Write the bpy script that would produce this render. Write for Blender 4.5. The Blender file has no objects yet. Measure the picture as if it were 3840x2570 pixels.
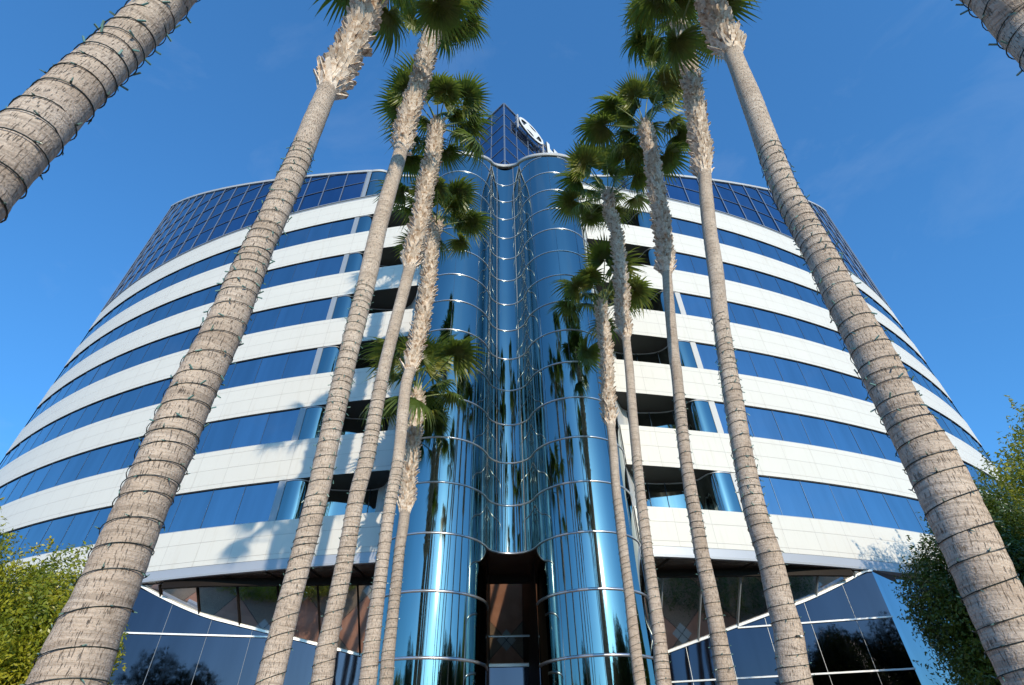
import bpy, bmesh, math, random
import numpy as np
from math import sin, cos, pi, radians as R, sqrt, atan2
from mathutils import Vector, Matrix
SC = bpy.context.scene
COL = SC.collection
rnd = random.Random(7)

# ------------------------------------------------------------------ helpers
def link(o, parent=None):
    COL.objects.link(o)
    if parent: o.parent = parent
    return o
def empty(name, loc=(0, 0, 0)):
    o = bpy.data.objects.new(name, None); o.location = loc; o.empty_display_size = .3
    return link(o)
def tag(o, label=None, cat=None, group=None, kind=None):
    if label: o['label'] = label
    if cat: o['category'] = cat
    if group: o['group'] = group
    if kind: o['kind'] = kind
    return o
class MB:
    """collects faces; build() links them as one mesh object"""
    def __init__(s): s.v = []; s.f = []; s.m = []; s.uv = []
    def face(s, pts, mi=0, uv=None):
        i = len(s.v); s.v += [tuple(p) for p in pts]; s.f.append(tuple(range(i, i + len(pts)))); s.m.append(mi)
        s.uv.append(uv or [(0, 0)] * len(pts))
    def box(s, a, b, mi=0):
        (x0, y0, z0), (x1, y1, z1) = a, b
        P = [(x0,y0,z0),(x1,y0,z0),(x1,y1,z0),(x0,y1,z0),(x0,y0,z1),(x1,y0,z1),(x1,y1,z1),(x0,y1,z1)]
        for q in ((0,3,2,1),(4,5,6,7),(0,1,5,4),(1,2,6,5),(2,3,7,6),(3,0,4,7)): s.face([P[k] for k in q], mi)
    def bar(s, p, q, w, h, mi=0, up=(0, 0, 1)):
        """rectangular bar from p to q, w across, h along up"""
        p = Vector(p); q = Vector(q); d = (q - p).normalized(); u = Vector(up)
        if abs(d.dot(u)) > .98: u = Vector((1, 0, 0))
        r = d.cross(u).normalized(); u = r.cross(d).normalized()
        c = []
        for e in (p, q):
            for a, b in ((-1,-1),(1,-1),(1,1),(-1,1)): c.append(e + r*(a*w/2) + u*(b*h/2))
        for k in ((0,1,2,3),(7,6,5,4),(0,4,5,1),(1,5,6,2),(2,6,7,3),(3,7,4,0)): s.face([c[j] for j in k], mi)
    def sweep(s, path, prof, mi=0, closed=True, uvs=False):
        """sweep a profile of (outward offset, z) along a plan path of (x, y, z0); prof as list; outward = right of travel"""
        n = len(path); rings = []
        for i, p in enumerate(path):
            a = path[max(0, i-1)]; b = path[min(n-1, i+1)]
            d = Vector((b[0]-a[0], b[1]-a[1])); d = d.normalized() if d.length > 1e-9 else Vector((1, 0))
            o = Vector((d.y, -d.x))
            rings.append([(p[0]+o.x*u, p[1]+o.y*u, p[2]+z) for u, z in prof])
        m = len(prof)
        for i in range(n-1):
            for k in range(m if closed else m-1):
                k2 = (k+1) % m
                s.face([rings[i][k], rings[i+1][k], rings[i+1][k2], rings[i][k2]], mi)
        if closed:
            s.face(rings[0][::-1] if 0 else rings[0], mi); s.face(rings[-1][::-1], mi)
    def build(s, name, mats, parent=None, smooth=False, merge=0):
        me = bpy.data.meshes.new(name); me.from_pydata(s.v, [], s.f)
        if not isinstance(mats, (list, tuple)): mats = [mats]
        for m in mats: me.materials.append(m)
        me.polygons.foreach_set('material_index', s.m)
        uvl = me.uv_layers.new(name='UVMap')
        uvl.data.foreach_set('uv', np.array([c for f in s.uv for c in f], dtype=np.float32).ravel())
        if merge:
            bm = bmesh.new(); bm.from_mesh(me); bmesh.ops.remove_doubles(bm, verts=bm.verts, dist=merge); bm.to_mesh(me); bm.free()
        if smooth: me.polygons.foreach_set('use_smooth', [True]*len(me.polygons))
        me.update()
        return link(bpy.data.objects.new(name, me), parent)
def tube(mb, pts, rad, n=8, mi=0):
    pts = [Vector(p) for p in pts]; rings = []
    u = None
    for i, p in enumerate(pts):
        d = (pts[min(len(pts)-1, i+1)] - pts[max(0, i-1)]).normalized()
        if u is None:
            u = d.orthogonal().normalized()
        u = (u - d*u.dot(d)).normalized(); w = d.cross(u)
        r = rad[i] if isinstance(rad, (list, tuple)) else rad
        rings.append([p + u*(r*cos(2*pi*k/n)) + w*(r*sin(2*pi*k/n)) for k in range(n)])
    for a, b in zip(rings, rings[1:]):
        for k in range(n):
            mb.face([a[k], a[(k+1) % n], b[(k+1) % n], b[k]], mi)
def clip(poly, d, keep_below=True):
    """clip polygon (list of 3D pts) with the 45 degree plane z = y + d"""
    out = []; n = len(poly); sg = 1 if keep_below else -1
    f = lambda p: sg*(p[2]-p[1]-d)
    for i in range(n):
        a, b = poly[i], poly[(i+1) % n]; fa, fb = f(a), f(b)
        if fa <= 0: out.append(a)
        if (fa < 0 < fb) or (fb < 0 < fa):
            t = fa/(fa-fb); out.append(tuple(a[k]+(b[k]-a[k])*t for k in range(3)))
    return out if len(out) > 2 else None
def spline(P, n=6):
    out = []
    for i in range(len(P)-1):
        p0 = P[max(0, i-1)]; p1 = P[i]; p2 = P[i+1]; p3 = P[min(len(P)-1, i+2)]
        for k in range(n):
            t = k/n
            out.append(tuple(.5*((2*b)+(-a+c)*t+(2*a-5*b+4*c-d)*t*t+(-a+3*b-3*c+d)*t**3) for a, b, c, d in zip(p0, p1, p2, p3)))
    out.append(tuple(P[-1])); return out

# ------------------------------------------------------------------ materials
def mat(name, base=(.5,.5,.5), rough=.6, metal=0., spec=.5):
    m = bpy.data.materials.new(name); m.use_nodes = True; b = m.node_tree.nodes['Principled BSDF']
    b.inputs['Base Color'].default_value = (*base, 1); b.inputs['Roughness'].default_value = rough
    b.inputs['Metallic'].default_value = metal; b.inputs['Specular IOR Level'].default_value = spec
    return m
class N:
    def __init__(s, m): s.m = m; s.t = m.node_tree; s.b = s.t.nodes['Principled BSDF']
    def n(s, typ, **kw):
        x = s.t.nodes.new(typ)
        for k, v in kw.items():
            if isinstance(v, tuple) and hasattr(v[0], 'is_linked') is False and k in x.inputs: x.inputs[k].default_value = v
            elif k in x.inputs: x.inputs[k].default_value = v
            else: setattr(x, k, v)
        return x
    def l(s, a, b): s.t.links.new(a, b)
    def coord(s, scale=(1,1,1), which='Object'):
        c = s.n('ShaderNodeTexCoord'); mp = s.n('ShaderNodeMapping'); mp.inputs['Scale'].default_value = scale
        s.l(c.outputs[which], mp.inputs['Vector']); return mp.outputs[0]
    def noise(s, vec, scale, detail=4, rough=.55):
        x = s.n('ShaderNodeTexNoise'); x.inputs['Scale'].default_value = scale; x.inputs['Detail'].default_value = detail
        x.inputs['Roughness'].default_value = rough
        if vec is not None: s.l(vec, x.inputs['Vector'])
        return x.outputs['Fac']
    def ramp(s, fac, stops, interp='LINEAR'):
        x = s.n('ShaderNodeValToRGB'); e = x.color_ramp.elements; x.color_ramp.interpolation = interp
        while len(e) < len(stops): e.new(.5)
        for i, (p, c) in enumerate(stops): e[i].position = p; e[i].color = (*c, 1)
        s.l(fac, x.inputs['Fac']); return x.outputs['Color']
    def math(s, op, a, b=None, c=None):
        x = s.n('ShaderNodeMath', operation=op)
        for i, v in enumerate((a, b, c)):
            if v is None: continue
            if isinstance(v, (int, float)): x.inputs[i].default_value = v
            else: s.l(v, x.inputs[i])
        return x.outputs[0]
    def mix(s, fac, a, b, typ='MIX'):
        x = s.n('ShaderNodeMix', data_type='RGBA', blend_type=typ)
        for i, v in ((0, fac), (6, a), (7, b)):
            if isinstance(v, (int, float)): x.inputs[i].default_value = v
            elif isinstance(v, tuple): x.inputs[i].default_value = (*v, 1)
            else: s.l(v, x.inputs[i])
        return x.outputs[2]
    def bump(s, h, dist, strength=1.):
        x = s.n('ShaderNodeBump'); x.inputs['Distance'].default_value = dist; x.inputs['Strength'].default_value = strength
        s.l(h, x.inputs['Height']); s.l(x.outputs[0], s.b.inputs['Normal']); return x

def glass(name, tint, wav=.004, wscale=(.5,.5,.25), rough=.03, coat=0):
    """reflective coated glazing, slightly wavy"""
    m = mat(name, tint, rough, 1.); g = N(m)
    v = g.coord(wscale); h = g.noise(v, 1.0, 3, .5)
    g.bump(h, wav)
    if coat: g.b.inputs['Coat Weight'].default_value = coat; g.b.inputs['Coat Roughness'].default_value = .065
    v2 = g.coord((.6,.6,.08)); s_ = g.noise(v2, 2.2, 3)
    c = g.ramp(s_, [(.35, tuple(t*.93 for t in tint)), (.65, tuple(min(1,t*1.06) for t in tint))])
    isl = g.n('ShaderNodeNewGeometry').outputs['Random Per Island']
    mr = g.n('ShaderNodeMapRange'); mr.inputs[3].default_value = .93; mr.inputs[4].default_value = 1.06; g.l(isl, mr.inputs[0])
    if not coat:
        hs = g.n('ShaderNodeHueSaturation'); g.l(mr.outputs[0], hs.inputs['Value']); g.l(c, hs.inputs['Color']); c = hs.outputs[0]
    g.l(c, g.b.inputs['Base Color'])
    v3 = g.coord((3,3,.15)); d_ = g.noise(v3, 2.0, 4)
    rr = g.n('ShaderNodeMapRange'); rr.inputs[1].default_value = .45; rr.inputs[2].default_value = .75
    rr.inputs[3].default_value = rough; rr.inputs[4].default_value = rough*2.2
    g.l(d_, rr.inputs[0]); g.l(rr.outputs[0], g.b.inputs['Roughness'])
    return m
M = {}
M['glass_wing'] = glass('coated_blue_glass', (.37,.42,.475), .003, rough=.02)
M['glass_grid'] = glass('coated_dark_blue_glass', (.18,.245,.37), .003, rough=.02)
M['glass_tower'] = glass('coated_teal_glass', (.25,.33,.325), .004, (.3,.3,.45), .03, coat=1.)
M['glass_base'] = glass('dark_navy_glass', (.062,.060,.080), .002)
M['glass_slope'] = glass('dark_canopy_glass', (.86,.84,.80), .002)
M['silver'] = mat('brushed_aluminium', (.62,.63,.66), .28, .85)
M['trim'] = mat('painted_metal_trim', (.50,.50,.49), .45, .1)
M['ledge'] = mat('white_metal_ledge', (.78,.79,.80), .35, .2)
M['mullion'] = mat('grey_mullion_metal', (.34,.37,.40), .4, .3)
M['grid'] = mat('blue_grey_grid_metal', (.22,.26,.32), .35, .4)
M['fascia'] = mat('grey_fascia_metal', (.42,.44,.48), .4, .25)
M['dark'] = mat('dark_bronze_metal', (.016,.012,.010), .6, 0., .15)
M['joint'] = mat('dark_blue_joint', (.07,.12,.19), .35, .5)
M['reveal'] = mat('dark_window_reveal', (.02,.02,.022), .6)
M['letter'] = mat('white_sign_face', (.80,.80,.78), .35)
M['letter_side'] = mat('dark_sign_return', (.05,.06,.06), .4)
M['cord'] = mat('dark_green_cord', (.012,.022,.018), .5)
M['bulb'] = mat('pale_green_bulb', (.12,.24,.21), .3)
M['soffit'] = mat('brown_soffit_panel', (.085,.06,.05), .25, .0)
def m_soffit_shaded():
    m = mat('shaded_recess_soffit', (.03,.028,.025), .55); return m  # near-black base colour carries the shade on the undersides of the bands
M['recess'] = m_soffit_shaded()
def m_clad(name, base, joints, U=1.75, w=.012):
    """pale cladding panels with fine joints, uv in metres"""
    m = mat(name, base, .5, 0, .4); g = N(m)
    uv = g.n('ShaderNodeTexCoord').outputs['UV']; sx = g.n('ShaderNodeSeparateXYZ'); g.l(uv, sx.inputs[0])
    fx = g.math('FRACT', g.math('DIVIDE', sx.outputs[0], U))
    jx = g.math('LESS_THAN', fx, w*1.2/U)
    j = jx
    for z in joints:
        d = g.math('ABSOLUTE', g.math('SUBTRACT', sx.outputs[1], z))
        j = g.math('MAXIMUM', j, g.math('LESS_THAN', d, w*.7))
    cell = g.n('ShaderNodeTexWhiteNoise', noise_dimensions='2D'); cb = g.n('ShaderNodeCombineXYZ')
    g.l(g.math('FLOOR', g.math('DIVIDE', sx.outputs[0], U)), cb.inputs[0]); g.l(g.math('FLOOR', sx.outputs[1]), cb.inputs[1])
    g.l(cb.outputs[0], cell.inputs['Vector'])
    nz = g.noise(g.coord((1,1,1)), 1.3, 6)
    st = g.noise(g.coord((3,3,.25)), 2.0, 5)
    c = g.mix(g.math('MULTIPLY', cell.outputs[0], .35), base, tuple(b*.93 for b in base))
    c = g.mix(g.ramp(nz, [(.4,(0,0,0)),(.75,(.35,.35,.35))]), c, tuple(b*.93 for b in base))
    c = g.mix(g.ramp(st, [(.55,(0,0,0)),(.8,(.5,.5,.5))]), c, (base[0]*.80, base[1]*.77, base[2]*.71))
    c = g.mix(g.math('MULTIPLY', j, .55), c, (.33,.30,.28))
    g.l(c, g.b.inputs['Base Color'])
    g.bump(g.math('MULTIPLY', j, -1.0), .006)
    return m
M['white'] = m_clad('white_tile_cladding', (.68,.665,.615), (.22, 1.05, 1.85))
M['metalclad'] = m_clad('pale_grey_metal_cladding', (.55,.56,.57), (), .45)
def m_bark():
    m = mat('palm_bark', (.4,.33,.27), .85, 0, .2); g = N(m)
    uv = g.n('ShaderNodeTexCoord').outputs['UV']
    def mp(sc):
        x = g.n('ShaderNodeMapping'); x.inputs['Scale'].default_value = sc; g.l(uv, x.inputs['Vector']); return x.outputs[0]
    rings = g.noise(mp((1.2,26,1)), 1.0, 3, .6)      # horizontal leaf scars
    cracks = g.noise(mp((74,10,1)), 1.0, 3, .6)       # short vertical cracks
    blot = g.noise(mp((2,1.6,1)), 1.0, 5)
    fine = g.noise(mp((40,60,1)), 1.0, 3)
    c = g.ramp(blot, [(.3,(.49,.395,.315)),(.55,(.62,.515,.42)),(.75,(.70,.60,.505))])
    c = g.mix(g.ramp(rings, [(.38,(.6,.6,.6)),(.5,(0,0,0))]), c, (.30,.24,.19))
    crk = g.ramp(cracks, [(.33,(1,1,1)),(.42,(0,0,0))])
    c = g.mix(g.math('MULTIPLY', crk, .6), c, (.17,.13,.105))
    c = g.mix(g.ramp(fine, [(.35,(.35,.35,.35)),(.6,(0,0,0))]), c, (.25,.20,.16))
    oi = g.n('ShaderNodeObjectInfo').outputs['Random']; mr = g.n('ShaderNodeMapRange'); mr.inputs[3].default_value = .86; mr.inputs[4].default_value = 1.05
    g.l(oi, mr.inputs[0]); hs = g.n('ShaderNodeHueSaturation'); g.l(mr.outputs[0], hs.inputs['Value']); g.l(c, hs.inputs['Color']); c = hs.outputs[0]
    g.l(c, g.b.inputs['Base Color'])
    h = g.math('ADD', g.math('MULTIPLY', rings, .9), g.math('MULTIPLY', crk, -.9))
    h = g.math('ADD', h, g.math('MULTIPLY', fine, .5))
    g.bump(h, .022)
    return m
M['bark'] = m_bark()
def m_varied(name, stops, scale, rough=.7, trans=0, sp=.3):
    m = mat(name, stops[0][1], rough, 0, sp); g = N(m)
    n1 = g.noise(g.coord((1,1,1)), scale, 5)
    c = g.ramp(n1, stops)
    if 'frond_green' in name:
        oi = g.n('ShaderNodeObjectInfo').outputs['Random']; yl = g.mix(.55, c, (.30,.27,.05)); pw = g.math('POWER', oi, 3.0); c = g.mix(pw, c, yl)
    g.l(c, g.b.inputs['Base Color'])
    if trans:
        tr = g.n('ShaderNodeBsdfTranslucent'); g.l(g.mix(.6, c, (.30,.42,.05), 'MIX'), tr.inputs[0])
        mx = g.n('ShaderNodeMixShader'); mx.inputs[0].default_value = trans
        out = g.t.nodes['Material Output']; g.l(g.b.outputs[0], mx.inputs[1]); g.l(tr.outputs[0], mx.inputs[2]); g.l(mx.outputs[0], out.inputs[0])
    return m
M['boot'] = m_varied('dry_leaf_base', [(.3,(.26,.15,.09)),(.42,(.56,.43,.32)),(.55,(.80,.71,.61)),(.8,(.42,.27,.17))], 7.0, .8)
M['frond'] = m_varied('fan_frond_green', [(.3,(.035,.065,.012)),(.5,(.10,.145,.02)),(.72,(.24,.24,.045))], 1.4, .40, .32, .5)
M['petiole'] = m_varied('frond_stalk', [(.3,(.13,.19,.06)),(.7,(.26,.30,.13))], 2.0, .45)
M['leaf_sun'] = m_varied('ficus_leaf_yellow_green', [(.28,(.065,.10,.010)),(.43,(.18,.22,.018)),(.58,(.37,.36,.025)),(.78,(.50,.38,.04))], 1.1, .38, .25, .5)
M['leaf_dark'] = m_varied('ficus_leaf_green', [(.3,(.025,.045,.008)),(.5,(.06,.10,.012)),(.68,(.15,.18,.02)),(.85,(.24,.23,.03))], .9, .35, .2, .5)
M['leaf_far'] = m_varied('evergreen_leaf', [(.3,(.018,.032,.010)),(.7,(.06,.085,.02))], .8, .6, .1)
M['wood'] = m_varied('tree_wood', [(.3,(.10,.075,.055)),(.7,(.20,.16,.12))], 5., .9)
def m_paving():
    m = mat('plaza_paving', (.2,.14,.1), .75, 0, .3); g = N(m)
    gp = g.n('ShaderNodeNewGeometry').outputs['Position']; rt = g.n('ShaderNodeMapping')
    rt.inputs['Rotation'].default_value = (0,0,R(45)); rt.inputs['Scale'].default_value = (.36,.36,.36); g.l(gp, rt.inputs['Vector'])
    sx = g.n('ShaderNodeSeparateXYZ'); g.l(rt.outputs[0], sx.inputs[0])
    u, v = sx.outputs[0], sx.outputs[1]
    fu = g.math('FRACT', u); fv = g.math('FRACT', v)
    par = g.math('MODULO', g.math('ABSOLUTE', g.math('ADD', g.math('FLOOR', u), g.math('FLOOR', v))), 2.0)
    par = g.math('GREATER_THAN', par, .5)
    grain = g.noise(g.coord((1,1,1)), 38, 4)
    brown = g.ramp(grain, [(.35,(.20,.14,.095)),(.65,(.46,.35,.25))])
    big = g.noise(g.coord((1,1,1)), 1.2, 4)
    terra = g.ramp(big, [(.3,(.56,.26,.16)),(.7,(.68,.35,.23))])
    c = g.mix(par, brown, terra)
    cu = g.math('SUBTRACT', .5, g.math('ABSOLUTE', g.math('SUBTRACT', fu, .5)))
    cv = g.math('SUBTRACT', .5, g.math('ABSOLUTE', g.math('SUBTRACT', fv, .5)))
    dia = g.math('LESS_THAN', g.math('MAXIMUM', cu, cv), .14)
    c = g.mix(dia, c, g.ramp(big, [(.3,(.52,.53,.49)),(.7,(.6,.61,.57))]))
    jn = g.math('LESS_THAN', g.math('MINIMUM', cu, cv), .006)
    c = g.mix(jn, c, (.05,.04,.035))
    g.l(c, g.b.inputs['Base Color']); g.bump(grain, .004)
    return m
M['paving'] = m_paving()
M['asphalt'] = m_varied('asphalt_ground', [(.3,(.09,.085,.08)),(.7,(.15,.14,.13))], 3., .9)
M['soil'] = m_varied('planting_soil', [(.3,(.05,.04,.03)),(.7,(.10,.08,.05))], 6., .95)
PALMS = {
'A': [(-3.452,1.717,3.809,0.158),(-3.471,1.717,4.13,0.158),(-3.511,1.717,4.633,0.158),(-3.611,1.762,5.127,0.158),(-3.634,1.762,5.574,0.158),(-3.653,1.762,6.169,0.158),(-3.537,1.659,6.801,0.158),(-3.392,1.525,7.572,0.158),(-3.442,1.525,11.572,0.155),(-3.492,1.525,16.572,0.15)],
'B': [(-3.758,4.6,2.192,0.244),(-3.777,4.6,2.471,0.231),(-3.775,4.6,2.826,0.216),(-3.791,4.6,3.21,0.213),(-3.8,4.6,3.615,0.211),(-3.803,4.6,4.078,0.223),(-3.818,4.6,4.801,0.216),(-3.786,4.6,5.616,0.214),(-3.797,4.6,6.341,0.2),(-3.808,4.6,7.181,0.182),(-3.792,4.6,7.584,0.185),(-3.794,4.6,8.432,0.184),(-3.802,4.6,9.457,0.18),(-3.839,4.6,10.669,0.179),(-3.846,4.6,11.818,0.175),(-3.765,4.6,13.496,0.181),(-3.783,4.6,14.758,0.203),(-3.833,4.6,16.692,0.22),(-3.891,4.6,18.604,0.234)],
'C': [(-3.676,8.4,2.642,0.175),(-3.661,8.4,3.67,0.167),(-3.63,8.4,4.516,0.172),(-3.613,8.4,5.491,0.18),(-3.63,8.4,6.039,0.183),(-3.655,8.4,8.351,0.191),(-3.629,8.4,10.039,0.201),(-3.625,8.4,10.771,0.207),(-3.633,8.4,12.406,0.207),(-3.585,8.4,14.131,0.205),(-3.526,8.4,16.02,0.201),(-3.546,8.4,17.31,0.195),(-3.475,8.4,19.275,0.199),(-3.391,8.4,21.568,0.212),(-3.353,8.4,24.249,0.226),(-3.24,8.4,27.495,0.238),(-3.242,8.4,29.37,0.242)],
'D': [(-3.705,11.0,2.951,0.186),(-3.729,11.0,3.396,0.186),(-3.715,11.0,3.994,0.175),(-3.695,11.0,4.644,0.175),(-3.684,11.0,5.351,0.17),(-3.68,11.0,6.503,0.174),(-3.604,11.0,7.375,0.177),(-3.59,11.0,8.813,0.172),(-3.561,11.0,10.189,0.166),(-3.469,11.0,11.778,0.169),(-3.345,11.0,13.609,0.175),(-3.298,11.0,14.651,0.174),(-3.231,11.0,15.813,0.175),(-3.215,11.0,18.035,0.18),(-3.133,11.0,19.995,0.187),(-3.157,11.0,22.21,0.196),(-3.105,11.0,22.697,0.179)],
'E': [(-3.671,14.8,3.402,0.214),(-3.688,14.8,4.001,0.207),(-3.706,14.8,4.808,0.189),(-3.711,14.8,5.684,0.179),(-3.724,14.8,6.637,0.172),(-3.726,14.8,7.944,0.178),(-3.665,14.8,9.357,0.181),(-3.738,14.8,11.898,0.194),(-3.658,14.8,12.765,0.192),(-3.593,14.8,13.501,0.187),(-3.441,14.8,15.3,0.186),(-3.406,14.8,16.912,0.187),(-3.467,14.8,18.683,0.192),(-3.456,14.8,20.109,0.191),(-3.368,14.8,20.966,0.18)],
'F': [(-3.693,17.4,3.711,0.2),(-3.728,17.4,4.416,0.191),(-3.728,17.4,5.366,0.175),(-3.737,17.4,6.396,0.174),(-3.755,17.4,7.518,0.173),(-3.729,17.4,8.337,0.178),(-3.757,17.4,9.641,0.177),(-3.72,17.4,10.89,0.18),(-3.749,17.4,12.336,0.184),(-3.827,17.4,13.424,0.175)],
"A'": [(3.506,1.695,4.681,0.165),(3.514,1.604,5.156,0.165),(3.657,1.538,5.987,0.165),(3.684,1.515,6.301,0.165),(3.584,1.37,6.849,0.165),(3.684,1.27,8.849,0.165),(3.734,1.27,11.849,0.16),(3.784,1.37,15.849,0.155)],
"B'": [(3.473,4.6,2.086,0.215),(3.496,4.6,2.523,0.215),(3.521,4.6,2.778,0.216),(3.561,4.6,3.079,0.223),(3.605,4.6,3.479,0.229),(3.653,4.6,3.999,0.229),(3.657,4.6,4.609,0.209),(3.697,4.6,5.202,0.211),(3.717,4.6,5.648,0.201),(3.738,4.6,6.266,0.194),(3.793,4.6,6.969,0.19),(3.818,4.6,7.618,0.189),(3.856,4.6,8.582,0.187),(4.027,4.6,9.887,0.189),(4.256,4.6,11.505,0.192),(4.527,4.6,13.549,0.178),(4.67,4.6,14.777,0.183),(4.842,4.6,16.191,0.195),(5.097,4.6,17.69,0.207),(5.37,4.6,19.304,0.215)],
"C'": [(3.489,8.4,2.537,0.209),(3.608,8.4,3.194,0.197),(3.625,8.4,3.586,0.192),(3.691,8.4,4.221,0.191),(3.698,8.4,4.932,0.183),(3.803,8.4,5.995,0.176),(3.963,8.4,7.099,0.178),(4.123,8.4,8.172,0.169),(4.333,8.4,9.411,0.17),(4.626,8.4,10.841,0.178),(4.922,8.4,12.552,0.18),(5.27,8.4,14.305,0.184),(5.439,8.4,15.049,0.178),(5.766,8.4,16.677,0.178),(6.306,8.4,19.617,0.188),(6.687,8.4,21.99,0.197),(7.042,8.4,24.767,0.208),(7.387,8.4,27.406,0.213)],
"D'": [(3.507,11.0,2.845,0.176),(3.559,11.0,3.673,0.156),(3.599,11.0,4.381,0.153),(3.623,11.0,5.084,0.151),(3.683,11.0,5.85,0.145),(3.73,11.0,6.581,0.142),(3.833,11.0,7.628,0.142),(3.976,11.0,8.652,0.143),(4.135,11.0,9.792,0.144),(4.204,11.0,10.434,0.145),(4.4,11.0,11.79,0.146),(4.637,11.0,13.324,0.148),(4.944,11.0,15.114,0.154),(5.074,11.0,16.183,0.154),(5.288,11.0,18.202,0.16),(5.505,11.0,20.203,0.166),(5.649,11.0,21.877,0.167),(5.705,11.0,22.85,0.165)],
"E'": [(3.408,14.8,3.298,0.191),(3.502,14.8,4.378,0.171),(3.541,14.8,5.359,0.161),(3.581,14.8,6.302,0.154),(3.64,14.8,7.33,0.157),(3.704,14.8,8.311,0.152),(3.823,14.8,9.717,0.157),(3.941,14.8,11.091,0.156),(4.1,14.8,12.62,0.156),(4.16,14.8,13.345,0.155),(4.225,14.8,14.186,0.154),(4.298,14.8,15.3,0.155),(4.453,14.8,16.499,0.156),(4.634,14.8,18.26,0.158),(4.743,14.8,19.756,0.163),(4.745,14.8,21.186,0.167),(4.711,14.8,22.1,0.167),(4.812,14.8,23.392,0.168)],
"F'": [(3.439,17.4,3.606,0.172),(3.471,17.4,4.876,0.166),(3.522,17.4,6.028,0.157),(3.545,17.4,7.135,0.159),(3.588,17.4,8.343,0.162),(3.62,17.4,9.496,0.16),(3.741,17.4,11.146,0.164),(3.78,17.4,11.997,0.164),(3.837,17.4,13.098,0.165),(4.003,17.4,14.555,0.167),(4.106,17.4,15.567,0.165),(4.155,17.4,16.814,0.165),(4.216,17.4,17.934,0.164),(4.246,17.4,18.358,0.154)],
}
# ------------------------------------------------------------------ the office building
GL = (21.807, 1.7166, 2.6365, -.2601, .3092)
GR = (21.496, 1.2370, 2.5198, -.0772, .2842)
XEND = 37.3; XM = 10.95; ROOF = 15.6
def wy(s, x):
    g = GL if s < 0 else GR; u = x/20
    return sum(c*u**i for i, c in enumerate(g))
def wing_pts(s, x0, x1, step):
    """points (x, y, arc) on the facade curve between |x| = x0 and x1, about step metres apart"""
    P = []; x = x0; a = 0.; acc = 0.; P.append((s*x, wy(s, x), 0.)); px, py = x, wy(s, x)
    while x < x1-1e-6:
        nx = min(x1, x+.02); ny = wy(s, nx); d = math.hypot(nx-px, ny-py); a += d; acc += d; x = nx; px, py = nx, ny
        if acc >= step-1e-6 or x >= x1-1e-6:
            if x >= x1-1e-6 and acc < step*.35 and len(P) > 1: P.pop()
            P.append((s*x, ny, a)); acc = 0.
    return P
def offset(P, d):
    """move a plan path inwards (away from the street) by d; path runs left to right"""
    out = []
    for i, p in enumerate(P):
        a = P[max(0, i-1)]; b = P[min(len(P)-1, i+1)]; t = Vector((b[0]-a[0], b[1]-a[1])).normalized()
        out.append((p[0]-t.y*d, p[1]+t.x*d) + tuple(p[2:]))
    return out
def ordered(s, P): return P if s > 0 else P[::-1]
REC = [(10.62,.04),(10.4,-.04),(10.15,-.10),(9.88,-.10),(9.64,-.01),(9.48,.17),(9.36,.43),(9.2,.70),(8.9,.93),(8.4,1.08),(7.5,1.13),(6.8,1.08),(6.4,.95)]
REC2 = [(6.4,.95),(6.12,.72),(5.95,.42),(5.78,.08),(5.6,-.28),(5.42,-.7)]
def rec(s, P, n=5):
    y0 = wy(s, 10.8)
    L = spline([(s*x, y0+dy) for x, dy in P], n)
    return L[::-1] if s > 0 else L        # left to right
building = empty('office_building', (0, 30, 0))
tag(building, 'curved office block with white and blue stripes and a wavy glass tower in the middle', 'building')
OFF = Vector((0, 30, 0))
class BB(MB):
    """like MB, but in world coordinates under the building's empty"""
    def build(s, name, mats, parent=None, smooth=False, merge=0):
        par = parent or building
        s.v = [tuple(Vector(p)-OFF) for p in s.v]
        return MB.build(s, name, mats, par, smooth, merge)
Z0 = [12.75+4.1*k for k in range(6)]                      # undersides of the upper bands, bottom to top
bands = [(9.06, 10.76)] + [(z, z+2.12) for z in Z0]
wins = [(bands[i][1], bands[i+1][0]) for i in range(6)]
GRID0 = bands[-1][1]+.32
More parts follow.
